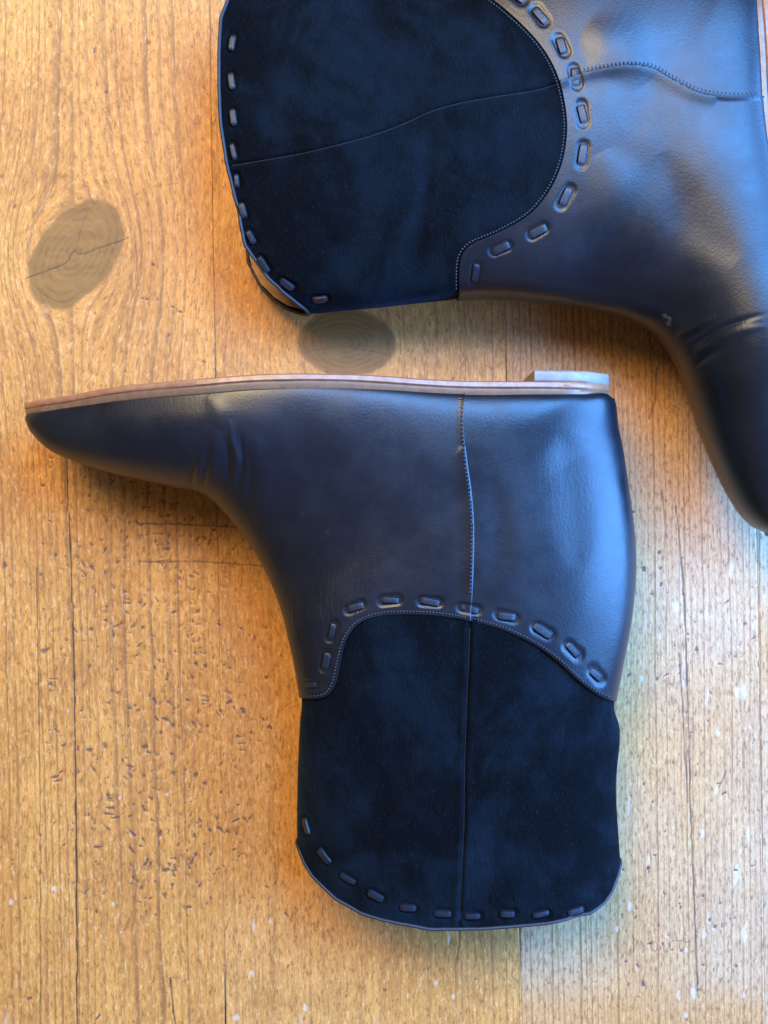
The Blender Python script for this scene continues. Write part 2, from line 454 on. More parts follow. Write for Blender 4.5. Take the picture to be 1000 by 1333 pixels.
SCUFFS = [  # x, y, half-width, half-length
    (917, 1215, 3, 13), (883, 1295, 3, 9), (903, 1293, 4, 12), (893, 1238, 2.2, 7), (970, 1215, 4, 18), (925, 1199, 5, 5),
    (930, 1208, 4, 4), (969, 1295, 2, 7), (803, 1210, 3, 5), (893, 1322, 4, 5), (330, 1205, 2.5, 9), (352, 1200, 3, 6),
    (328, 1268, 4, 6), (308, 1326, 7, 6), (397, 1312, 4, 6), (568, 1280, 4, 5), (590, 1298, 3, 4), (584, 1222, 2, 10),
    (505, 1200, 2, 6), (14, 1175, 3, 5), (70, 1158, 5, 5), (115, 1049, 2, 3), (156, 1039, 2.5, 3), (217, 1034, 2.5, 4),
    (88, 925, 2.5, 5), (6, 813, 2, 3), (147, 1178, 2.5, 4), (880, 790, 6, 9), (860, 828, 2, 8), (962, 903, 5, 12), (970, 900, 4, 14),
    (935, 955, 4, 9), (952, 740, 5, 14), (996, 900, 3, 20), (995, 960, 3, 14), (836, 884, 2.5, 6), (933, 1028, 3, 8), (845, 1120, 2, 8),
    (890, 890, 2, 7), (920, 800, 3, 10), (975, 1090, 3, 12), (960, 1140, 4, 16), (915, 1085, 4, 8), (820, 1180, 3, 8),
]

rs = np.random.RandomState(11)
RAND_DENTS = []
for i in range(900):
    if i < 640:
        x, y = rs.normal(205, 80), rs.uniform(540, 1200)
    elif i < 760:
        x, y = rs.uniform(-30, 1030), rs.uniform(-30, 1360)
    else:
        x, y = rs.uniform(800, 1020), rs.uniform(450, 1340)
    RAND_DENTS.append((x, y, rs.uniform(2, 8), rs.uniform(0, 180), rs.uniform(1.0, 2.6) * rs.uniform(0.7, 1.3)))

for i in range(300):
    x, y = (rs.normal(230, 90), rs.uniform(540, 1300)) if i < 220 else (rs.uniform(0, 1000), rs.uniform(0, 1333))
    an = rs.uniform(0, math.pi); ln = rs.uniform(3, 14) if i % 4 else rs.uniform(10, 28); bend = rs.uniform(-3, 3)
    c_, s_ = math.cos(an), math.sin(an)
    CRACKS.append(([(x - c_ * ln, y - s_ * ln), (x - s_ * bend, y + c_ * bend), (x + c_ * ln, y + s_ * ln)], rs.uniform(0.4, 0.9), rs.uniform(0.12, 0.32)))


def build_board(k, root):
    L, R = EDGES[k], EDGES[k + 1]
    wid = float(R(666) - L(666))
    inner = k in (1, 2, 3)
    step = 1.55 if inner else 9.0
    ncol = int(wid / step)
    a = np.linspace(0, 1, ncol)
    gap = 0.06 / wid                         # half the joint between two boards
    a = gap + a * (1 - 2 * gap)
    ed = np.array([gap, gap + 0.8 / wid, gap + 1.8 / wid])
    a = np.unique(np.concatenate([ed, 1 - ed, a[(a > ed[-1]) & (a < 1 - ed[-1])]]))
    yf = np.arange(-60, 1400, step)
    y = np.concatenate([np.arange(-560, -60, 20), yf, np.arange(1400, 1900, 20)])
    PY, A = np.meshgrid(y, a, indexing='ij')
    PX = L(PY) + A * (R(PY) - L(PY))
    b = BOARD[k]
    # grain coordinate: straight lines that part round the knots
    X = PX - 0.5 * (L(PY) + R(PY)) + 0.5 * (L(666) + R(666))
    X = X + 14 * (fnoise(PX / 260, PY / 900, 40 + k, 2) - 0.5) + 2.5 * (vnoise(PX / 45, PY / 220, 60 + k) - 0.5)
    knot = np.zeros_like(PX); kring = np.zeros_like(PX)
    psi = X.copy()
    for (kx, ky, ra, rb, ang, RR) in KNOTS:
        dx, dy = X - kx, PY - ky
        r2 = dx * dx + (dy * 0.85) ** 2
        psi = psi - dx * RR ** 2 / (r2 + 0.55 * RR ** 2)
        ca, sa = math.cos(ang), math.sin(ang)
        ex = ((PX - kx) * ca + (PY - ky) * sa) / ra
        ey = (-(PX - kx) * sa + (PY - ky) * ca) / rb
        rr = np.hypot(ex, ey) + 0.16 * (fnoise(PX / 28, PY / 28, 80, 3) - 0.45)
        m = sstep(1.03, 0.92, rr)
        knot = np.maximum(knot, m)
        kring = np.where(rr < 1.15, rr * 7, kring)
    if k == 1:      # closer lines towards the left edge
        ring = np.where(psi < 120, psi / 11.0, 120 / 11.0 + (psi - 120) / 17.0)
    else:
        ring = psi / b['sp']
    ring = ring + 1.6 * vnoise(psi / 37, PY / 2500, 90 + k) + 0.6 * vnoise(psi / 13, PY / 1200, 95 + k)
    flat = b['flat'] * np.ones_like(PX)
    if k == 2:      # flat-sawn middle, tight lines towards the right
        flat = 0.75 * sstep(600, 540, PX) * sstep(282, 330, PX) + 0.1
        ring = np.where(psi > 560, 560 / 22.0 + (psi - 560) / 9.0, psi / 22.0) + 1.6 * vnoise(psi / 37, PY / 2500, 92)
    if k == 1:
        flat = 0.1 + 0.6 * sstep(215, 262, PX) * sstep(620, 430, PY)
    grey = b['grey'] * (0.55 + 0.9 * (fnoise(PX / 160, PY / 240, 21, 3) - 0.3))
    warm = np.zeros_like(PX)
    warm = np.maximum(warm, 0.55 * sstep(0.50, 0.62, fnoise(PX / 90, PY / 330, 33, 3)) * (0.3 if k == 3 else 1))
    if k == 3:
        warm = np.maximum(warm, 0.6 * sstep(1270, 1340, PY + 25 * vnoise(PX / 30, PY / 30, 5)))
        warm = np.maximum(warm, 0.7 * sstep(640, 520, PY + 40 * vnoise(PX / 40, PY / 60, 6)))
    # marks
    dent = np.zeros_like(PX); crack = np.zeros_like(PX); scuff = np.zeros_like(PX); z = np.zeros_like(PX)
    if inner:
        i0 = int(np.searchsorted(y, yf[0]))
        xl, xr = float(PX.min()), float(PX.max())

        def window(x0, x1, y0, y1):
            if x1 < xl or x0 > xr:
                return None
            r0, r1 = np.searchsorted(y, [y0, y1])
            if r1 - r0 < 2:
                return None
            c0, c1 = 0, PX.shape[1]
            mid = PX[(r0 + r1) // 2]
            c0, c1 = np.searchsorted(mid, [x0 - 12, x1 + 12])
            if c1 - c0 < 2:
                return None
            return slice(r0, r1), slice(c0, c1)
        for dents, gain in ((DENTS, 1.0), (RAND_DENTS, 0.9)):
            for (cx, cy, ln, ang, wd) in dents:
                wdw = window(cx - ln - 6, cx + ln + 6, cy - ln - 6, cy + ln + 6)
                if wdw is None:
                    continue
                xx, yy = PX[wdw] - cx, PY[wdw] - cy
                ca, sa = math.cos(math.radians(ang)), math.sin(math.radians(ang))
                p = xx * ca + yy * sa; q = -xx * sa + yy * ca
                q = q + 0.05 * p * p / max(ln, 3) * math.sin(cx * 3.1 + cy)
                sgn = 1 if math.sin(cx * 7.3 + cy * 3.1) > 0 else -1
                d = np.hypot(np.maximum(np.abs(p) - (ln - wd) / 2, 0), q) / (wd * 0.5 * np.clip(1 + 1.1 * sgn * p / ln, 0.4, 1.6))
                m = (0.55 + 0.45 * math.sin(cx * 1.7 + cy * 2.3)) ** 0.4 * sstep(1.45, 0.45, d + 0.9 * (vnoise(PX[wdw] / 2.3, PY[wdw] / 2.3, 3) - 0.5)) * gain
                dent[wdw] = np.maximum(dent[wdw], m)
                z[wdw] -= 0.00035 * np.exp(-d * d * 0.6) * gain
        for (pts, wd, st) in CRACKS:
            line = smooth_line(pts, 5)
            x0, y0 = line.min(0) - 6; x1, y1 = line.max(0) + 6
            wdw = window(x0, x1, y0, y1)
            if wdw is None:
                continue
            wob = 1.6 * (vnoise(PX[wdw] / 9, PY[wdw] / 11, 9) - 0.5)
            d, _ = seg_dist(PX[wdw] + wob, PY[wdw] + wob, line)
            vw = wd * (0.55 + 0.9 * vnoise(PX[wdw] / 14, PY[wdw] / 14, 19))
            m = sstep(1.25, 0.25, d / (vw + 0.35)) * st
            crack[wdw] = np.maximum(crack[wdw], m)
            z[wdw] -= 0.0002 * m
        for (cx, cy, hw, hl) in SCUFFS:
            wdw = window(cx - hw - 5, cx + hw + 5, cy - hl - 5, cy + hl + 5)
            if wdw is None:
                continue
            d = np.hypot((PX[wdw] - cx) / hw, (PY[wdw] - cy) / hl)
            n = fnoise(PX[wdw] / 3, PY[wdw] / 7, 14, 3)
            scuff[wdw] = np.maximum(scuff[wdw], sstep(1.1, 0.3, d + 1.1 * (n - 0.45)) * 0.9)
        if k == 3:      # pale worn streaks
            n = fnoise(PX / 4.5, PY / 34, 51, 3) * 0.6 + 0.4 * fnoise(PX / 70, PY / 90, 52, 2)
            scuff = np.maximum(scuff, 0.6 * sstep(0.56, 0.68, n))
        else:
            n = fnoise(PX / 6, PY / 26, 53, 3) * 0.5 + 0.5 * fnoise(PX / 80, PY / 70, 54, 2)
            scuff = np.maximum(scuff, 0.4 * sstep(0.60, 0.70, n) * sstep(1000, 1250, PY))
    # gentle cupping, ring relief, rounded arrises at the joints
    z += 0.00002 * np.sin(ring * 2 * math.pi) * (1 - flat) + 0.0006 * (fnoise(PX / 300, PY / 400, 71, 2) - 0.5)
    e = np.minimum(A - gap, 1 - gap - A) * wid
    jn = 0.30 + 0.6 * sstep(0.35, 0.6, fnoise(PX / 60, PY / 190, 4, 2))
    # the joint at the left of the middle board has closed up along part of its length
    near2 = (np.abs(PX - EDGES[2](PY)) < 40)
    jn = np.where(near2, jn * np.clip(sstep(600, 480, PY) + sstep(1235, 1290, PY) + 0.30 * sstep(900, 840, PY), 0.06, 1), jn)
    jn = np.where(np.abs(PX - EDGES[4](PY)) < 40, jn * 0.7, jn)
    z -= 0.0005 * jn * np.exp(-(e / 0.9) ** 2)
    if inner or k == 4:
        crack = np.maximum(crack, jn * sstep(1.3, 0.1, e + 0.9 * (vnoise(PX / 9, PY / 23, 4) - 0.5)))
    z -= 0.0004
    s = FRAME_W / 1000
    W = np.stack([(PX - 500) * s, (666.5 - PY) * s, z], -1)
    nr, nc = PX.shape
    verts = W.reshape(-1, 3)
    quads = [grid_quads(nr, nc, True)]
    # sides and underside
    th = 0.03
    idx = np.arange(nr * nc).reshape(nr, nc)
    border = np.concatenate([idx[0, :], idx[1:, -1], idx[-1, -2::-1], idx[-2:0:-1, 0]])
    low = verts[border].copy(); low[:, 2] = -th
    nb = len(border); base = len(verts)
    j = np.arange(nb); jn = (j + 1) % nb
    quads.append(np.stack([border[j], border[jn], base + jn, base + j], -1))
    verts = np.vstack([verts, low])
    me = mesh_np('plank', verts, np.vstack(quads))
    pad = np.zeros(nb)
    for nm, arr in (('ring', ring), ('psi', psi), ('along', PY), ('dent', dent), ('crack', crack), ('knot', knot), ('scuff', scuff),
                    ('kring', kring), ('flat', flat), ('grey', np.clip(grey, 0, 1)), ('warm', np.clip(warm, 0, 1)),
                    ('seed', np.full_like(PX, 3.7 * k + 1))):
        add_attr(me, nm, np.concatenate([arr.ravel(), arr.ravel()[border] * (0 if nm in ('dent', 'scuff') else 1)]))
    link_mesh('plank', me, root, M_WOOD)


table = bpy.data.objects.new('table_top', None)
COL.objects.link(table)
table['kind'] = 'structure'
table['label'] = 'worn orange pine table top of wide dented boards under both boots'
for k in range(5):
    build_board(k, table)


# ================================================================== BOOTS
class Boot:
    def __init__(self, name, keys, axis, topd, t_shaft, boundary, seam_leather, seam_suede, foot_end, laces_edge, laces_top,
                 folds, label, under_top=None, seed=1):
        self.name = name; self.seed = seed
        rows = []
        for (fx, fy, bx, by, wv, hb, vm, zc, e) in keys:
            n = len(rows)
            F = unproj(fx, fy, zc); B = unproj(bx, by, zc + (max(hb, 0.031) if 7 <= n <= 10 else hb))
            rows.append((*F, *B, wv, hb, vm, zc, e))
        self.keys = np.array(rows)
        self.T = len(rows) - 1.0
        ax = np.array([axis[0], -axis[1]], float); self.axis = ax / np.linalg.norm(ax)
        self.topd = np.array(topd, float); self.t_shaft = t_shaft
        self.px2m = FRAME_W / 1000 * (CAM_H - 0.045) / CAM_H
        self.under_top = under_top
        self.folds = []; self.dents = []
        self.seam_px = None; self.boundary_px = None
        self.foot_end = foot_end
        c = self.keys[:, :4].mean(0)
        self.base = np.array([(c[0] + c[2]) / 2, (c[1] + c[3]) / 2, 0.0])
        # table of samples for pixel -> surface
        U, Tt = np.meshgrid(np.linspace(0.01, 0.99, 200), np.linspace(0, self.T, 640), indexing='ij')
        P = self.raw(U, Tt, 1)
        self.tabU, self.tabT = U.ravel(), Tt.ravel()
        a, b = proj(P[..., 0], P[..., 1], P[..., 2])
        self.tab = np.stack([a.ravel(), b.ravel()], 1)
        self.boundary_px = smooth_line(boundary, 14)
        self.seamL_px = smooth_line(seam_leather, 10)
        self.seamS_px = smooth_line(seam_suede, 10)
        ub, tb = self.inv(self.boundary_px)
        o = np.argsort(ub); ub, tb = ub[o], tb[o]
        self.cu = np.concatenate([[0], ub, [1]]); self.ct = np.concatenate([[tb[0]], tb, [tb[-1]]])
        uL, tL = self.inv(self.seamL_px)
        o = np.argsort(tL); tL, uL = tL[o], uL[o]
        self.sLt = np.concatenate([[tL[0] - 0.25, tL[0] - 0.02], tL]); self.sLu = np.concatenate([[1.0, 1.0], uL])
        self.tS0 = tL[0]; self.tA = float(self.ct.min()) - 0.12
        print(name, 'seam t', tL[0], 'split', self.tA, 'edge', self.ct.min(), self.ct.max())
        uS, tS = self.inv(self.seamS_px)
        o = np.argsort(tS)
        self.sSt, self.sSu = tS[o], uS[o]
        self.laces_edge = laces_edge; self.laces_top = laces_top
        self.fold_list = folds
        self.label = label

    def tc(self, u):
        return np.interp(u, self.cu, self.ct)

    def usL(self, t):
        return np.interp(t, self.sLt, self.sLu)

    def usS(self, t):
        return np.interp(t, self.sSt, self.sSu)

    def raw(self, u, t, side):
        c = catmull(self.keys, np.clip(t, 0, self.T))
        th = np.clip(u, 0, 1) * math.pi
        cs, sn = np.cos(th), np.maximum(np.sin(th), 0)
        wv, hb, vm, zc, e = (c[..., i] for i in range(4, 9))
        hb = np.maximum(hb, 0); sp = sn ** e
        lo = u < 0.5
        v = np.where(lo, vm * (1 - cs), vm + (1 - vm) * (-cs))
        h = np.where(lo, wv * sp, hb + (wv - hb) * sp)
        d = np.interp(v, self.topd[:, 0], self.topd[:, 1]) * self.px2m
        wgt = np.clip((t - self.t_shaft) / (self.T - self.t_shaft), 0, 1) ** 1.5
        if side < 0 and self.under_top is not None:
            d = d + np.interp(v, self.under_top[:, 0], self.under_top[:, 1]) * self.px2m
        P = np.empty(u.shape + (3,))
        P[..., 0] = c[..., 0] + (c[..., 2] - c[..., 0]) * v + self.axis[0] * d * wgt
        P[..., 1] = c[..., 1] + (c[..., 3] - c[..., 1]) * v + self.axis[1] * d * wgt
        P[..., 2] = np.maximum(zc + side * h, 0.0006)
        return P

    def normal(self, u, t, side):
        e1, e2 = 0.004, 0.03
        u0 = np.clip(u - e1, 0.001, 1 - 2 * e1); u1 = u0 + 2 * e1
        t0 = np.clip(t - e2, 0, self.T - 2 * e2); t1 = t0 + 2 * e2
        a = self.raw(u1, t, side) - self.raw(u0, t, side)
        b = self.raw(u, t1, side) - self.raw(u, t0, side)
        n = np.cross(a, b)
        n /= np.linalg.norm(n, axis=-1, keepdims=True) + 1e-12
        # outward: away from the middle of the section
        c = catmull(self.keys, np.clip(t, 0, self.T))
        mid = np.stack([(c[..., 0] + c[..., 2]) / 2, (c[..., 1] + c[..., 3]) / 2, c[..., 7]], -1)
        s = np.sign(((self.raw(u, t, side) - mid) * n).sum(-1, keepdims=True))
        return n * np.where(s == 0, 1, s)

    def inv(self, pts):
        pts = np.atleast_2d(np.asarray(pts, float))
        uo, to = [], []
        for p in pts:
            i = int(np.argmin(((self.tab - p) ** 2).sum(1)))
            u, t = self.tabU[i], self.tabT[i]
            for _ in range(3):
                uu = np.array([u, u + 0.002, u]); tt = np.array([t, t, t + 0.01])
                P = self.raw(uu, tt, 1)
                a, b = proj(P[:, 0], P[:, 1], P[:, 2])
                J = np.array([[(a[1] - a[0]) / 0.002, (a[2] - a[0]) / 0.01], [(b[1] - b[0]) / 0.002, (b[2] - b[0]) / 0.01]])
                r = p - np.array([a[0], b[0]])
                if abs(np.linalg.det(J)) < 1e-6:
                    break
                dlt = np.linalg.solve(J, r)
                dlt = np.clip(dlt, [-0.02, -0.1], [0.02, 0.1])
                u = float(np.clip(u + dlt[0], 0.003, 0.997)); t = float(np.clip(t + dlt[1], 0, self.T - 0.02))
            uo.append(u); to.append(t)
        return np.array(uo), np.array(to)

    def disp(self, u, t, P, kind):
        """relief on the upper face, metres along the normal"""
        px, py = proj(P[..., 0], P[..., 1], P[..., 2])
        fade = np.clip(np.sin(np.clip(u, 0, 1) * math.pi) * 3.5, 0, 1)
        s = self.seed * 10
        if kind == 'suede':
            d = 0.0042 * (fnoise(px / 105, py / 120, s + 1, 3) - 0.46) + 0.0011 * (fnoise(px / 38, py / 52, s + 2, 3) - 0.46)
            dd, sd = seg_dist(px, py, self.seamS_px)
            d = d - 0.0011 * np.exp(-(dd / 2.2) ** 2) + 0.0005 * np.exp(-((dd - 5.5) / 4.5) ** 2) * np.where(sd > 0, 1, 0.6)
        else:
            d = 0.0011 * (fnoise(px / 150, py / 150, s + 3, 2) - 0.4) + 0.00022 * (fnoise(px / 40, py / 46, s + 4, 2) - 0.4)
        for (line, amp, wd, tail) in self.fold_list:
            ln = smooth_line(line, 6)
            x0, y0 = ln.min(0) - 5 * wd; x1, y1 = ln.max(0) + 5 * wd
            m = (px > x0) & (px < x1) & (py > y0) & (py < y1)
            if not m.any():
                continue
            dd, sd, pr = seg_dist(px[m], py[m], ln, True)
            wv = wd * (0.35 + 0.65 * np.sin(np.clip(pr, 0, 1) * math.pi))
            q = np.exp(-(dd / wv) ** 2) * np.sin(np.clip(pr, 0.0, 1.0) * math.pi) ** 0.8
            d[m] += amp * q
        for (cx, cy, ang, ln, wd, dep) in self.dents:
            m = (np.abs(px - cx) < ln + 6) & (np.abs(py - cy) < ln + 6)
            if not m.any():
                continue
            ca, sa = math.cos(ang), math.sin(ang)
            xx, yy = px[m] - cx, py[m] - cy
            p = xx * ca + yy * sa; q = -xx * sa + yy * ca
            r = np.hypot(np.maximum(np.abs(p) - (ln - wd) / 2, 0), q) / (wd / 2)
            d[m] += -dep * sstep(1.25, 0.75, r) + 0.04 * dep * np.exp(-((r - 1.6) / 0.35) ** 2)
        return d * fade

    def surf(self, u, t, side, off, kind=None):
        P = self.raw(u, t, side); n = self.normal(u, t, side)
        o = np.broadcast_to(np.asarray(off, float), u.shape).copy()
        if kind and side > 0:
            o = o + self.disp(u, t, P, kind)
        P = P + n * o[..., None]
        P[..., 2] = np.maximum(P[..., 2], 0.0004)
        return P

    def patch(self, name, ulo, uhi, tlo, thi, nu, nt, off, kind, mat, root, rim_t=False, rim_u=0, attrs=None, tsplit=None, toe=False, close=False, clipu=0):
        """ulo/uhi functions of t, tlo/thi functions of u; both faces of the boot, sewn where they meet"""
        V_, Q_, C_ = [], [], []
        base = 0
        for side in (1, -1):
            n_u = nu if side > 0 else max(nu // 3, 12)
            r = np.linspace(0, 1, n_u); s = np.linspace(0, 1, nt)
            S_, R_ = np.meshgrid(s, r, indexing='ij')
            def tmap(u):
                lo, hi = tlo(u), thi(u)
                if tsplit is None:
                    return lo + S_ * (hi - lo)
                tv, sv = tsplit
                return np.where(S_ < sv, lo + (tv - lo) * S_ / sv, tv + (hi - tv) * (S_ - sv) / (1 - sv))
            u = R_.copy(); t = tmap(u)
            for _ in range(40):
                un = ulo(t) + R_ * (uhi(t) - ulo(t))
                if clipu > 0:
                    un = np.minimum(R_, uhi(t))
                elif clipu < 0:
                    un = np.maximum(R_, ulo(t))
                u = 0.5 * u + 0.5 * un
                t = tmap(u)
            o = off(u, t) if callable(off) else np.full(u.shape, off)
            P = self.surf(u, t, side, o, kind)
            if toe:
                c0 = self.keys[0]
                P[0] = (0.5 * (c0[0] + c0[2]), 0.5 * (c0[1] + c0[3]), c0[7])
            px, py = proj(P[..., 0], P[..., 1], P[..., 2])
            cr = attrs(px, py) if attrs else np.zeros_like(px)
            rows = [P]; crs = [cr]
            if rim_t:
                e = self.surf(u[-1:], t[-1:] + 0.004, side, o[-1:] - 0.0013, kind)
                rows.append(e); crs.append(cr[-1:])
            P = np.concatenate(rows, 0); cr = np.concatenate(crs, 0)
            if rim_u:
                j = -1 if rim_u > 0 else 0
                uu = u[:, j:j + 1] if j == 0 else u[:, -1:]
                tt = t[:, j:j + 1] if j == 0 else t[:, -1:]
                oo = o[:, j:j + 1] if j == 0 else o[:, -1:]
                e = self.surf(uu + 0.002 * rim_u, tt, side, oo - 0.0013, kind)
                if rim_t:
                    e = np.concatenate([e, e[-1:]], 0)
                P = np.concatenate([P, e], 1) if j == -1 else np.concatenate([e, P], 1)
                ce = cr[:, :1]
                cr = np.concatenate([cr, ce], 1)
            nr, nc = P.shape[:2]
            V_.append(P.reshape(-1, 3)); C_.append(cr.ravel())
            Q_.append(grid_quads(nr, nc, side < 0, base))
            col = base + np.arange(nr) * nc + nc - 1
            if close and side < 0:
                Q_.append(np.stack([prev[:-1], prev[1:], col[1:], col[:-1]], -1))
            prev = col
            base += nr * nc
        me = mesh_np(name, np.vstack(V_) - self.base, np.vstack(Q_))
        add_attr(me, 'crease', np.concatenate(C_))
        bm = bmesh.new(); bm.from_mesh(me)
        bmesh.ops.remove_doubles(bm, verts=bm.verts, dist=2e-5)
        bmesh.ops.recalc_face_normals(bm, faces=bm.faces)
        bm.to_mesh(me); bm.free()
        me.polygons.foreach_set('use_smooth', np.ones(len(me.polygons), dtype=bool))
        o = link_mesh(name, me, root, mat)
        return o

    def slab(self, name, t0, t1, n0, n1, flare, ext0, ext1, mat, root, nt=150, bev=0.0006):
        """a layer of the sole: follows the feather line, n0..n1 outwards, as wide as the foot"""
        t = np.linspace(t0, t1, nt)
        c = catmull(self.keys, t)
        B = c[:, 2:4].copy(); F = c[:, 0:2]; hb = c[:, 5].copy(); zc = c[:, 7].copy()
        kk = t > 9.0                          # the seat of the heel is straight
        b8, b7 = self.keys[9, 2:4], self.keys[8, 2:4]
        dr = (b8 - b7) / np.linalg.norm(b8 - b7)
        B[kk] = b8 + dr * ((B[kk] - b8) @ dr)[:, None]
        tan = np.gradient(B, axis=0); tan /= np.linalg.norm(tan, axis=1, keepdims=True)
        if ext0:
            B = np.vstack([B[:1] - tan[:1] * ext0 * q for q in (1.0, 0.9, 0.7, 0.4)] + [B])
            tan = np.vstack([tan[:1]] * 4 + [tan]); F = np.vstack([F[:1]] * 4 + [F])
            hb = np.concatenate([hb[0] * np.array([0.35, 0.6, 0.82, 0.95]), hb]); zc = np.concatenate([[zc[0]] * 4, zc])
        if ext1:
            B = np.vstack([B] + [B[-1:] + tan[-1:] * ext1 * q for q in (0.4, 0.7, 0.9, 1.0)])
            tan = np.vstack([tan] + [tan[-1:]] * 4); F = np.vstack([F] + [F[-1:]] * 4)
            hb = np.concatenate([hb, hb[-1] * np.array([0.93, 0.84, 0.7, 0.45])]); zc = np.concatenate([zc, [zc[-1]] * 4])
        nrm = np.stack([-tan[:, 1], tan[:, 0]], 1)
        sgn = np.sign(((B - F) * nrm).sum(1).mean()); nrm *= sgn
        ws = hb + flare
        ring = [(n0, -1, 0), (n0, 1, 0), (n0 + bev, 1, bev), (n1 - bev, 1, bev * 0.7), (n1, 1, -bev * 0.8), (n1, 0.4, 0),
                (n1, -0.4, 0), (n1, -1, bev * 0.8), (n1 - bev, -1, -bev * 0.7), (n0 + bev, -1, -bev)]
        k = len(ring); V_ = np.empty((len(B), k, 3))
        wob = 0.00003 * np.sin(np.arange(len(B)) * 0.9) + 0.00005 * np.sin(np.arange(len(B)) * 0.37 + n0 * 1000)
        for j, (n, sz, dz) in enumerate(ring):
            V_[:, j, :2] = B + nrm * (n + (wob if j in (3, 4) else 0 * wob))[:, None]
            V_[:, j, 2] = np.maximum(zc + ws * sz + dz, 0.0003)
        nr = len(B)
        i = np.arange(nr - 1)[:, None] * k; j = np.arange(k)[None, :]; jn = (j + 1) % k
        q = np.stack([i + j, i + jn, i + k + jn, i + k + j], -1).reshape(-1, 4)
        me = mesh_np(name, V_.reshape(-1, 3) - self.base, q)
        bm = bmesh.new(); bm.from_mesh(me); bm.verts.ensure_lookup_table()
        bm.faces.new([bm.verts[a] for a in range(k)])
        bm.faces.new([bm.verts[(nr - 1) * k + a] for a in range(k)])
        bmesh.ops.recalc_face_normals(bm, faces=bm.faces)
        bm.to_mesh(me); bm.free()
        me.polygons.foreach_set('use_smooth', np.ones(len(me.polygons), dtype=bool))
        o = link_mesh(name, me, root, mat)
        m = o.modifiers.new('edge', 'EDGE_SPLIT'); m.split_angle = math.radians(50)
        return o

    def tube(self, name, pts, rad, mat, root, closed=False, k=8):
        pts = np.asarray(pts)
        n = len(pts)
        tan = np.roll(pts, -1, 0) - np.roll(pts, 1, 0)
        if not closed:
            tan[0] = pts[1] - pts[0]; tan[-1] = pts[-1] - pts[-2]
        tan /= np.linalg.norm(tan, axis=1, keepdims=True) + 1e-12
        up = np.array([0, 0, 1.0])
        a = np.cross(tan, up); a /= np.linalg.norm(a, axis=1, keepdims=True) + 1e-9
        b = np.cross(a, tan)
        ph = np.arange(k) / k * 2 * math.pi
        V_ = pts[:, None] + rad * (np.cos(ph)[None, :, None] * a[:, None] + np.sin(ph)[None, :, None] * b[:, None])
        V_[..., 2] = np.maximum(V_[..., 2], 0.0003)
        i = (np.arange(n if closed else n - 1))[:, None]; i2 = (i + 1) % n; j = np.arange(k)[None]; jn = (j + 1) % k
        q = np.stack([i * k + j, i * k + jn, i2 * k + jn, i2 * k + j], -1).reshape(-1, 4)
        me = mesh_np(name, V_.reshape(-1, 3) - self.base, q[:, ::-1])
        return link_mesh(name, me, root, mat)

    def frame_at(self, p, d, kind, off):
        """tangent frame on the surface at pixel p, lengthways along pixel direction d"""
        u, t = self.inv([p, (p[0] + d[0], p[1] + d[1])])
        P = self.surf(u, t, 1, off, None)
        nn = self.normal(u, t, 1)[0]
        x = P[1] - P[0]; x -= nn * (x @ nn); x /= np.linalg.norm(x)
        y = np.cross(nn, x)
        # follow the relief
        px, py = proj(P[:1, 0], P[:1, 1], P[:1, 2])
        c = P[0]
        m = Matrix(((x[0], y[0], nn[0], c[0] - self.base[0]), (x[1], y[1], nn[1], c[1] - self.base[1]),
                    (x[2], y[2], nn[2], c[2] - self.base[2]), (0, 0, 0, 1)))
        return m

    def stitches(self, name, line_px, spacing, ln, off, root, cross=False):
        """small threads along a pixel polyline, joined into one part"""
        line = np.asarray(line_px); seg = np.hypot(*np.diff(line, axis=0).T); cum = np.concatenate([[0], np.cumsum(seg)])
        s = np.arange(spacing, cum[-1] - 1, spacing)
        pts = np.stack([np.interp(s, cum, line[:, 0]), np.interp(s, cum, line[:, 1])], 1)
        dr = np.gradient(pts, axis=0); dr /= np.linalg.norm(dr, axis=1, keepdims=True)
        ang = math.radians(62 if cross else 8)
        dr = np.stack([dr[:, 0] * math.cos(ang) - dr[:, 1] * math.sin(ang), dr[:, 0] * math.sin(ang) + dr[:, 1] * math.cos(ang)], 1)
        bm = bmesh.new()
        u, t = self.inv(pts); u2, t2 = self.inv(pts + dr * 2)
        A = self.surf(u, t, 1, off, None); B = self.surf(u2, t2, 1, off, None); nn = self.normal(u, t, 1)
        for a, b, n in zip(A, B, nn):
            x = b - a; l = np.linalg.norm(x)
            if l < 1e-6:
                continue
            x /= l; y = np.cross(n, x)
            a = a - self.base
            hl, hw, hh = ln / 2 * self.px2m, 0.00032, 0.00030
            r0 = bm.verts.new(a - x * hl - n * 0.0002); r1 = bm.verts.new(a + x * hl - n * 0.0002)
            mids = []
            for f in (-0.5, 0.5):
                mids.append([bm.verts.new(a + x * hl * f + y * hw * cy + n * hh * cz) for cy, cz in ((1, 0), (0.5, 1), (-0.5, 1), (-1, 0))])
            for i in range(3):
                bm.faces.new((mids[0][i], mids[0][i + 1], mids[1][i + 1], mids[1][i]))
                bm.faces.new((r0, mids[0][i + 1], mids[0][i])); bm.faces.new((r1, mids[1][i], mids[1][i + 1]))
        bmesh.ops.recalc_face_normals(bm, faces=bm.faces)
        me = bpy.data.meshes.new(name); bm.to_mesh(me); bm.free()
        for p in me.polygons:
            p.use_smooth = True
        o = link_mesh(name, me, root, M_THREAD)
        o['kind'] = 'stuff'
        return o

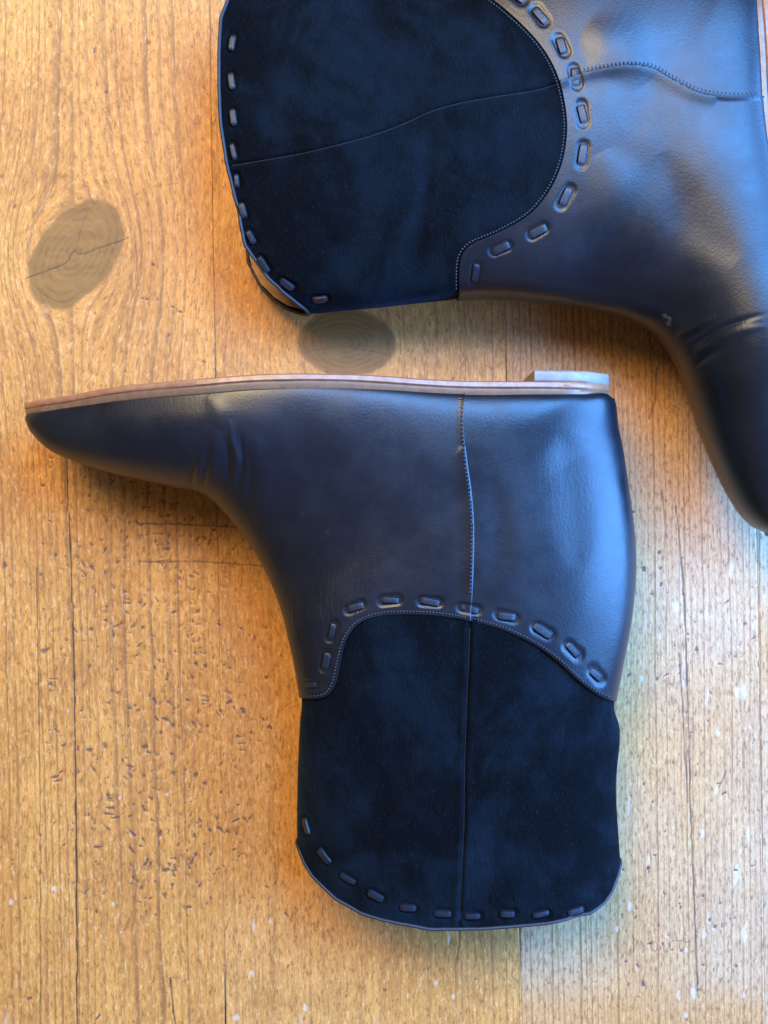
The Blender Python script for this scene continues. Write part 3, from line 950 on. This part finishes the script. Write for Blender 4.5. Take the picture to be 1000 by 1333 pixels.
    def build(self):
        root = bpy.data.objects.new(self.name, None)
        COL.objects.link(root)
        root.location = self.base
        root.empty_display_size = 0.02
        root['label'] = self.label; root['category'] = 'boot'; root['group'] = 'pair of ankle boots'
        # where the laces sink in
        dl, dt = [], []
        bl = self.boundary_px
        for i, (x, y, ang, ln, wd) in enumerate(self.laces_edge):
            self.dents.append((x, y, math.radians(ang), ln + 2.0, wd + 1.2, 0.00045))
        for (x, y, ang, ln, wd) in self.laces_top:
            self.dents.append((x, y, math.radians(ang), ln + 2.5, wd + 2.5, 0.0009))

        def crease(px, py):
            c = np.zeros_like(px) + 0.03
            for (cx, cy, rx, ry, g) in self.crease_spots:
                c = np.maximum(c, g * np.exp(-((px - cx) / rx) ** 2 - ((py - cy) / ry) ** 2))
            for (pts, wd, st) in self.scuffs:
                dd, _ = seg_dist(px, py, smooth_line(pts, 4))
                c = c + (1.0 + st) * sstep(1.3, 0.3, dd / wd + 0.7 * (vnoise(px / 3, py / 3, 8) - 0.4))
            return c
        one = lambda t: np.ones_like(t)
        zero = lambda t: np.zeros_like(t)
        T = self.T
        # suede shaft, two panels meeting in the side seam
        self.patch('front_suede_panel', zero, self.usS, lambda u: self.tc(u) - 0.10, lambda u: np.full_like(u, T), 190, 240, 0.0,
                   'suede', M_SUEDE, root)
        self.patch('back_suede_panel', self.usS, one, lambda u: self.tc(u) - 0.10, lambda u: np.full_like(u, T), 190, 240, 0.0,
                   'suede', M_SUEDE, root)

        # leather foot: heel quarter, and the vamp lapped over it at the side seam
        def off_q(u, t):
            return 0.0011 + 0 * u

        def off_v(u, t):
            d = (self.usL(t) - u)
            return 0.0013 + 0.0007 * np.exp(-(d / 0.012) ** 2) * (t > self.tS0 - 0.3)
        self.patch('heel_leather', lambda t: np.clip(self.usL(t) - 0.02, 0, 1), one, lambda u: np.full_like(u, self.tS0 - 0.1), self.tc,
                   320, 260, off_q, 'leather', M_LEATHER, root, rim_t=True, attrs=crease, tsplit=(self.tA, 0.75), close=True, clipu=-1)
        self.patch('vamp_leather', zero, self.usL, zero, self.tc, 400, 470, off_v, 'leather', M_LEATHER, root, rim_t=True, rim_u=1,
                   attrs=crease, tsplit=(self.tA, 0.85), toe=True, clipu=1)
        # sole
        fe = self.foot_end
        self.slab('welt', 0.0, fe, -0.0006, 0.0032, 0.0018, 0.0026, 0.0006, M_MIDSOLE, root)
        sole = self.slab('outsole', 0.0, fe, 0.0032, 0.0062, 0.0013, 0.0032, 0.0010, M_OUTSOLE, root)
        self.slab('heel_lift', fe - self.lift_len, fe, 0.0062, 0.0112, 0.0006, 0.0, 0.0010, M_LIFT, root, 60, 0.0008)
        # rolled top edge and lining
        uu = np.linspace(0, 1, 110)
        top = self.surf(uu, np.full_like(uu, T - 0.01), 1, 0.0002, 'suede')
        bot = self.surf(uu, np.full_like(uu, T - 0.01), -1, 0.0002, None)
        self.tube('top_binding', np.vstack([top, bot[-2:0:-1]]), 0.0008, M_BIND, root, True)
        self.patch('lining', zero, one, lambda u: np.full_like(u, T - 1.2), lambda u: np.full_like(u, T - 0.02), 60, 20, -0.0022, None,
                   M_LINING, root)
        # thread rows
        b = self.boundary_px
        nrm = np.gradient(b, axis=0); nrm = np.stack([nrm[:, 1], -nrm[:, 0]], 1); nrm /= np.linalg.norm(nrm, axis=1, keepdims=True)
        inner = b + nrm * self.edge_in
        self.stitches('edge_stitching', inner[4:-4], 4.2, 3.2, 0.0016, root)
        self.stitches('seam_stitching', self.seamL_px[2:-6] + self.seam_in, 5.2, 4.2, 0.0026, root, True)
        us_, ts_ = self.inv(self.seamS_px[3:-1])
        o = np.argsort(ts_)
        self.tube('suede_seam', self.surf(us_[o], ts_[o], 1, -0.00015, 'suede'), 0.00045, M_SEAM, root)
        # back strip where the two halves are joined
        tb = np.linspace(fe + 0.15, self.ct[-1] + 0.05, 120)
        back = self.surf(np.full_like(tb, 1.0), tb, 1, np.where(tb < 14.5, 0.0015, 0.0004), None)
        self.tube('back_seam', back, 0.0011, M_BIND, root)
        # whip-stitched laces
        for lst, kind, off in ((self.laces_edge, 'leather', 0.0012), (self.laces_top, 'suede', 0.0003)):
            for i, (x, y, ang, ln, wd) in enumerate(lst):
                ang = ang + 9 * math.sin(i * 5.3 + x); ln = ln * (0.92 + 0.1 * math.sin(i * 3.7 + y)); wd = wd * (0.78 + 0.12 * math.sin(i * 2.9 + x))
                d = (math.cos(math.radians(ang)) * 4, math.sin(math.radians(ang)) * 4)
                me = LACES[(i * 7 + self.seed) % len(LACES)]
                o = link_mesh('lace_stitch', me, root, M_LACE)
                u, t = self.inv([(x, y)])
                P0 = self.raw(u, t, 1)
                dd = self.dents; self.dents = []
                rel = float(self.disp(u, t, P0, kind)[0]); self.dents = dd
                m = self.frame_at((x, y), d, kind, off + rel - 0.00045)
                o.matrix_local = m @ Matrix.Diagonal((ln * self.px2m, wd * self.px2m, 1, 1))
        return root


def lace_mesh(seed):
    """one visible pass of the flat lace: unit length and width, arched, its ends tucked into the slots"""
    r = np.random.RandomState(seed)
    na, nb = 13, 7
    a = np.linspace(-0.5, 0.5, na); b = np.linspace(-0.5, 0.5, nb)
    V_ = []
    tilt = r.uniform(-0.25, 0.25)
    for x in a:
        e = abs(x) * 2
        wdt = 1.0 - 0.55 * (max(0, e - 0.5) / 0.5) ** 2
        for yv in b:
            f = abs(yv) * 2
            z = 0.00050 * (1 - e ** 4) * (1 - 0.35 * f ** 3) - 0.0009 * e ** 6 + 0.0005 * tilt * yv + 0.0003 * tilt * x
            V_.append((x, yv * wdt, z))
    base = len(V_)
    V_ = np.array(V_)
    q = grid_quads(na, nb, True)
    idx = np.arange(na * nb).reshape(na, nb)
    bd = np.concatenate([idx[0, :], idx[1:, -1], idx[-1, -2::-1], idx[-2:0:-1, 0]])
    low = V_[bd].copy(); low[:, 2] -= 0.0009
    n = len(bd); j = np.arange(n); jn = (j + 1) % n
    q = np.vstack([q, np.stack([bd[j], bd[jn], base + jn, base + j], -1)])
    me = mesh_np('lace_stitch', np.vstack([V_, low]), q)
    me.materials.append(M_LACE)
    return me


LACES = [lace_mesh(s) for s in range(4)]

# keys: front px, back px, half width, half width at the sole, where widest, mid height, squareness
LOWER = [
    (40, 546, 40, 541, 0.0085, 0.0080, 0.80, 0.040, 0.75),
    (50, 565, 56, 538, 0.0150, 0.0140, 0.80, 0.040, 0.75),
    (80, 589, 90, 533, 0.021, 0.0195, 0.80, 0.041, 0.75),
    (150, 613, 160, 521, 0.031, 0.0300, 0.80, 0.042, 0.78),
    (225, 630, 250, 513, 0.0385, 0.0378, 0.80, 0.0425, 0.80),
    (268, 641, 345, 506, 0.0410, 0.0400, 0.80, 0.0430, 0.82),
    (300, 670, 455, 506, 0.0400, 0.0375, 0.78, 0.0430, 0.82),
    (331, 710, 590, 514, 0.0385, 0.0335, 0.76, 0.0430, 0.82),
    (352, 748, 700, 515, 0.0375, 0.0310, 0.72, 0.0430, 0.80),
    (366, 782, 758, 515, 0.0370, 0.0275, 0.68, 0.0425, 0.78),
    (374, 806, 800, 515, 0.0365, 0.0150, 0.64, 0.0420, 0.64),
    (379, 826, 799, 563, 0.0360, 0.0, 0.60, 0.0415, 0.56),
    (385, 852, 812, 640, 0.0355, 0.0, 0.57, 0.0410, 0.56),
    (390, 880, 821, 725, 0.0350, 0.0, 0.55, 0.0400, 0.56),
    (394, 908, 816, 800, 0.0340, 0.0, 0.53, 0.0390, 0.56),
    (392, 938, 803, 872, 0.0330, 0.0, 0.52, 0.0375, 0.56),
    (390, 968, 797, 914, 0.0320, 0.0, 0.50, 0.0360, 0.62),
    (388, 1005, 806, 948, 0.0310, 0.0, 0.50, 0.0345, 0.72),
    (387, 1050, 801, 1020, 0.0285, 0.0, 0.50, 0.0325, 0.72),
    (387, 1092, 807, 1108, 0.0250, 0.0, 0.50, 0.0300, 0.72),
]
low = Boot('ankle_boot', LOWER, axis=(-0.01, 1),
           topd=[(0, 4), (0.02, 22), (0.05, 38), (0.125, 63), (0.2, 77), (0.27, 83), (0.41, 91), (0.55, 89), (0.65, 85), (0.75, 80),
                 (0.83, 73), (0.89, 69), (0.94, 58), (0.97, 45), (0.99, 27), (1, 12)], t_shaft=15.0,
           boundary=[(394, 908), (412, 909), (428, 904), (438, 888), (444, 860), (452, 832), (468, 811), (495, 801), (530, 799),
                     (570, 801), (612, 808), (650, 818), (690, 836), (722, 858), (750, 884), (775, 903), (798, 913)],
           seam_leather=[(603, 518), (603, 560), (607, 600), (613, 645), (616, 690), (615, 750), (612, 806)],
           seam_suede=[(612, 800), (610, 860), (607, 930), (605, 1000), (604, 1080), (601, 1140), (598, 1206)],
           foot_end=10.0,
           laces_edge=[(406, 891, 8, 26, 12), (425, 860, 100, 29, 13), (433, 821, 108, 29, 13), (463, 790, -24, 29, 13),
                       (508, 781, -6, 32, 14), (560, 783, 4, 33, 13), (611, 792, 9, 32, 13), (659, 802, 15, 33, 14),
                       (706, 821, 28, 32, 15), (745, 846, 42, 31, 15), (775, 878, 52, 29, 15)],
           laces_top=[(396, 1077, 72, 26, 13), (421, 1116, 58, 27, 13), (452, 1145, 36, 27, 12), (489, 1167, 22, 28, 12),
                      (531, 1182, 10, 26, 12), (576, 1190, 8, 26, 13), (615, 1194, 2, 27, 13), (661, 1191, -5, 26, 13),
                      (704, 1190, -4, 26, 13), (749, 1186, -8, 27, 13)],
           folds=[([(301, 545), (303, 570), (309, 600), (304, 640)], 0.0007, 3.2, 0), ([(293, 565), (298, 595), (297, 640)], -0.0008, 3.2, 0),
                  ([(283, 560), (280, 600), (272, 650)], 0.0006, 8, 0), ([(258, 592), (251, 615), (250, 646)], -0.0008, 3.5, 0),
                  ([(312, 555), (317, 600), (309, 640)], -0.0007, 2.8, 0), ([(265, 585), (259, 612), (258, 642)], 0.0005, 4, 0),
                  ([(275, 570), (270, 600), (266, 640)], -0.0005, 3, 0), ([(322, 580), (328, 620), (322, 665)], -0.0004, 3.5, 0),
                  ([(330, 560), (345, 620), (340, 690)], 0.0005, 14, 0), ([(270, 515), (285, 535), (292, 560)], 0.0004, 12, 0),
                  ([(730, 560), (745, 640), (750, 740)], -0.0008, 30, 0), ([(640, 620), (650, 700), (640, 760)], -0.0006, 18, 0)],
           label='whole black ankle boot lying with its pale heel and brown sole edge uppermost', seed=1)
low.crease_spots = [(410, 800, 70, 90, 0.9), (470, 750, 60, 50, 0.5), (300, 600, 30, 50, 0.4), (560, 640, 160, 120, 0.18), (720, 640, 80, 130, 0.12)]
low.scuffs = []
low.edge_in = 4.0; low.seam_in = np.array([-3.0, 0]); low.lift_len = 2.05
low.build()

UPPER = [
    (1006, 692, 1012, 692, 0.0085, 0.0080, 0.80, 0.040, 0.75),
    (982, 680, 1018, 678, 0.0150, 0.0140, 0.80, 0.040, 0.75),
    (960, 652, 1022, 640, 0.021, 0.0195, 0.80, 0.041, 0.75),
    (934, 597, 1030, 560, 0.031, 0.0300, 0.80, 0.042, 0.78),
    (912, 535, 1032, 480, 0.0385, 0.0378, 0.80, 0.0425, 0.80),
    (890, 475, 1030, 400, 0.0410, 0.0400, 0.80, 0.0430, 0.82),
    (860, 432, 1018, 300, 0.0400, 0.0375, 0.78, 0.0430, 0.82),
    (820, 410, 993, 165, 0.0385, 0.0335, 0.76, 0.0430, 0.82),
    (786, 401, 986, 60, 0.0375, 0.0310, 0.72, 0.0430, 0.80),
    (752, 394, 983, -16, 0.0370, 0.0275, 0.68, 0.0425, 0.78),
    (724, 390, 981, -72, 0.0365, 0.0150, 0.64, 0.0420, 0.64),
    (700, 387, 935, -64, 0.0360, 0.0, 0.60, 0.0415, 0.56),
    (670, 384, 858, -76, 0.0355, 0.0, 0.57, 0.0410, 0.56),
    (640, 383, 775, -82, 0.0350, 0.0, 0.55, 0.0400, 0.56),
    (610, 384, 700, -76, 0.0340, 0.0, 0.53, 0.0390, 0.56),
    (580, 388, 632, -56, 0.0330, 0.0, 0.52, 0.0375, 0.56),
    (540, 393, 585, -46, 0.0320, 0.0, 0.50, 0.0360, 0.62),
    (495, 399, 540, -48, 0.0310, 0.0, 0.50, 0.0345, 0.72),
    (445, 404, 460, -46, 0.0285, 0.0, 0.50, 0.0325, 0.72),
    (404, 408, 372, -36, 0.0250, 0.0, 0.50, 0.0300, 0.72),
]
up = Boot('ankle_boot', UPPER, axis=(-1, 0.03),
          topd=[(0, 2), (0.02, 16), (0.05, 32), (0.1, 54), (0.18, 76), (0.27, 81), (0.4, 91), (0.52, 95), (0.62, 94), (0.72, 91),
                (0.82, 86), (0.89, 73), (0.93, 58), (0.97, 32), (1, 4)], t_shaft=15.0,
          boundary=[(598, 384), (598, 358), (601, 334), (615, 318), (650, 303), (688, 281), (714, 251), (731, 215), (738, 175), (736, 140),
                    (726, 100), (708, 66), (682, 36), (648, 6), (610, -22), (585, -44)],
          seam_leather=[(990, 127), (965, 128), (941, 127), (908, 121), (874, 104), (848, 90), (820, 87), (790, 90), (756, 97), (730, 106)],
          seam_suede=[(733, 106), (700, 116), (650, 125), (603, 133), (560, 145), (520, 163), (470, 180), (418, 194), (360, 205), (294, 216)],
          foot_end=10.0,
          laces_edge=[(619, 355, 100, 32, 13), (652, 323, -20, 32, 14), (700, 301, -32, 31, 15), (736, 257, -58, 36, 15),
                      (758, 202, -82, 36, 15), (758, 149, 84, 36, 15), (749, 101, 76, 34, 15), (731, 60, 64, 32, 16), (703, 21, 56, 32, 16),
                      (674, -4, 40, 30, 15)],
          laces_top=[(302, 55, 96, 30, 11), (301, 105, 90, 26, 11), (303, 152, 88, 26, 11), (303, 197, 86, 26, 11), (307, 235, 76, 24, 11),
                     (315, 274, 70, 26, 12), (326, 309, 66, 26, 13), (343, 345, 58, 28, 13), (373, 371, 30, 28, 13), (416, 392, 2, 28, 12)],
          folds=[([(905, 462), (925, 448), (960, 432), (1000, 424)], 0.0005, 6, 0), ([(900, 450), (930, 434), (965, 418), (1000, 408)], -0.0005, 4, 0),
                 ([(880, 440), (905, 425), (935, 412)], 0.0007, 6, 0), ([(905, 478), (925, 462), (950, 450)], -0.0006, 4, 0), ([(915, 440), (945, 424), (975, 416)], -0.0004, 2.5, 0),
                 ([(760, 40), (800, 60), (840, 110)], 0.0010, 34, 0), ([(780, 200), (820, 280), (870, 340)], 0.0013, 44, 0),
                 ([(860, 200), (900, 280), (960, 340)], -0.0008, 34, 0), ([(560, 145), (555, 230), (548, 330)], -0.0012, 14, 0)],
          under_top=np.array([(0, 4), (0.03, 14), (0.08, 15), (0.16, 9), (0.3, 3), (0.5, 2), (1, 2)], float),
          label='black ankle boot cut off by the top right edge of the picture', seed=2)
up.crease_spots = [(760, 330, 120, 60, 0.22), (900, 430, 60, 40, 0.5), (840, 290, 80, 60, 0.15), (640, 350, 60, 40, 0.4)]
up.scuffs = [([(864, 410), (872, 415), (870, 422)], 3.5, 0.7)]
up.edge_in = 4.0; up.seam_in = np.array([0, -3.0]); up.lift_len = 2.05
up.build()
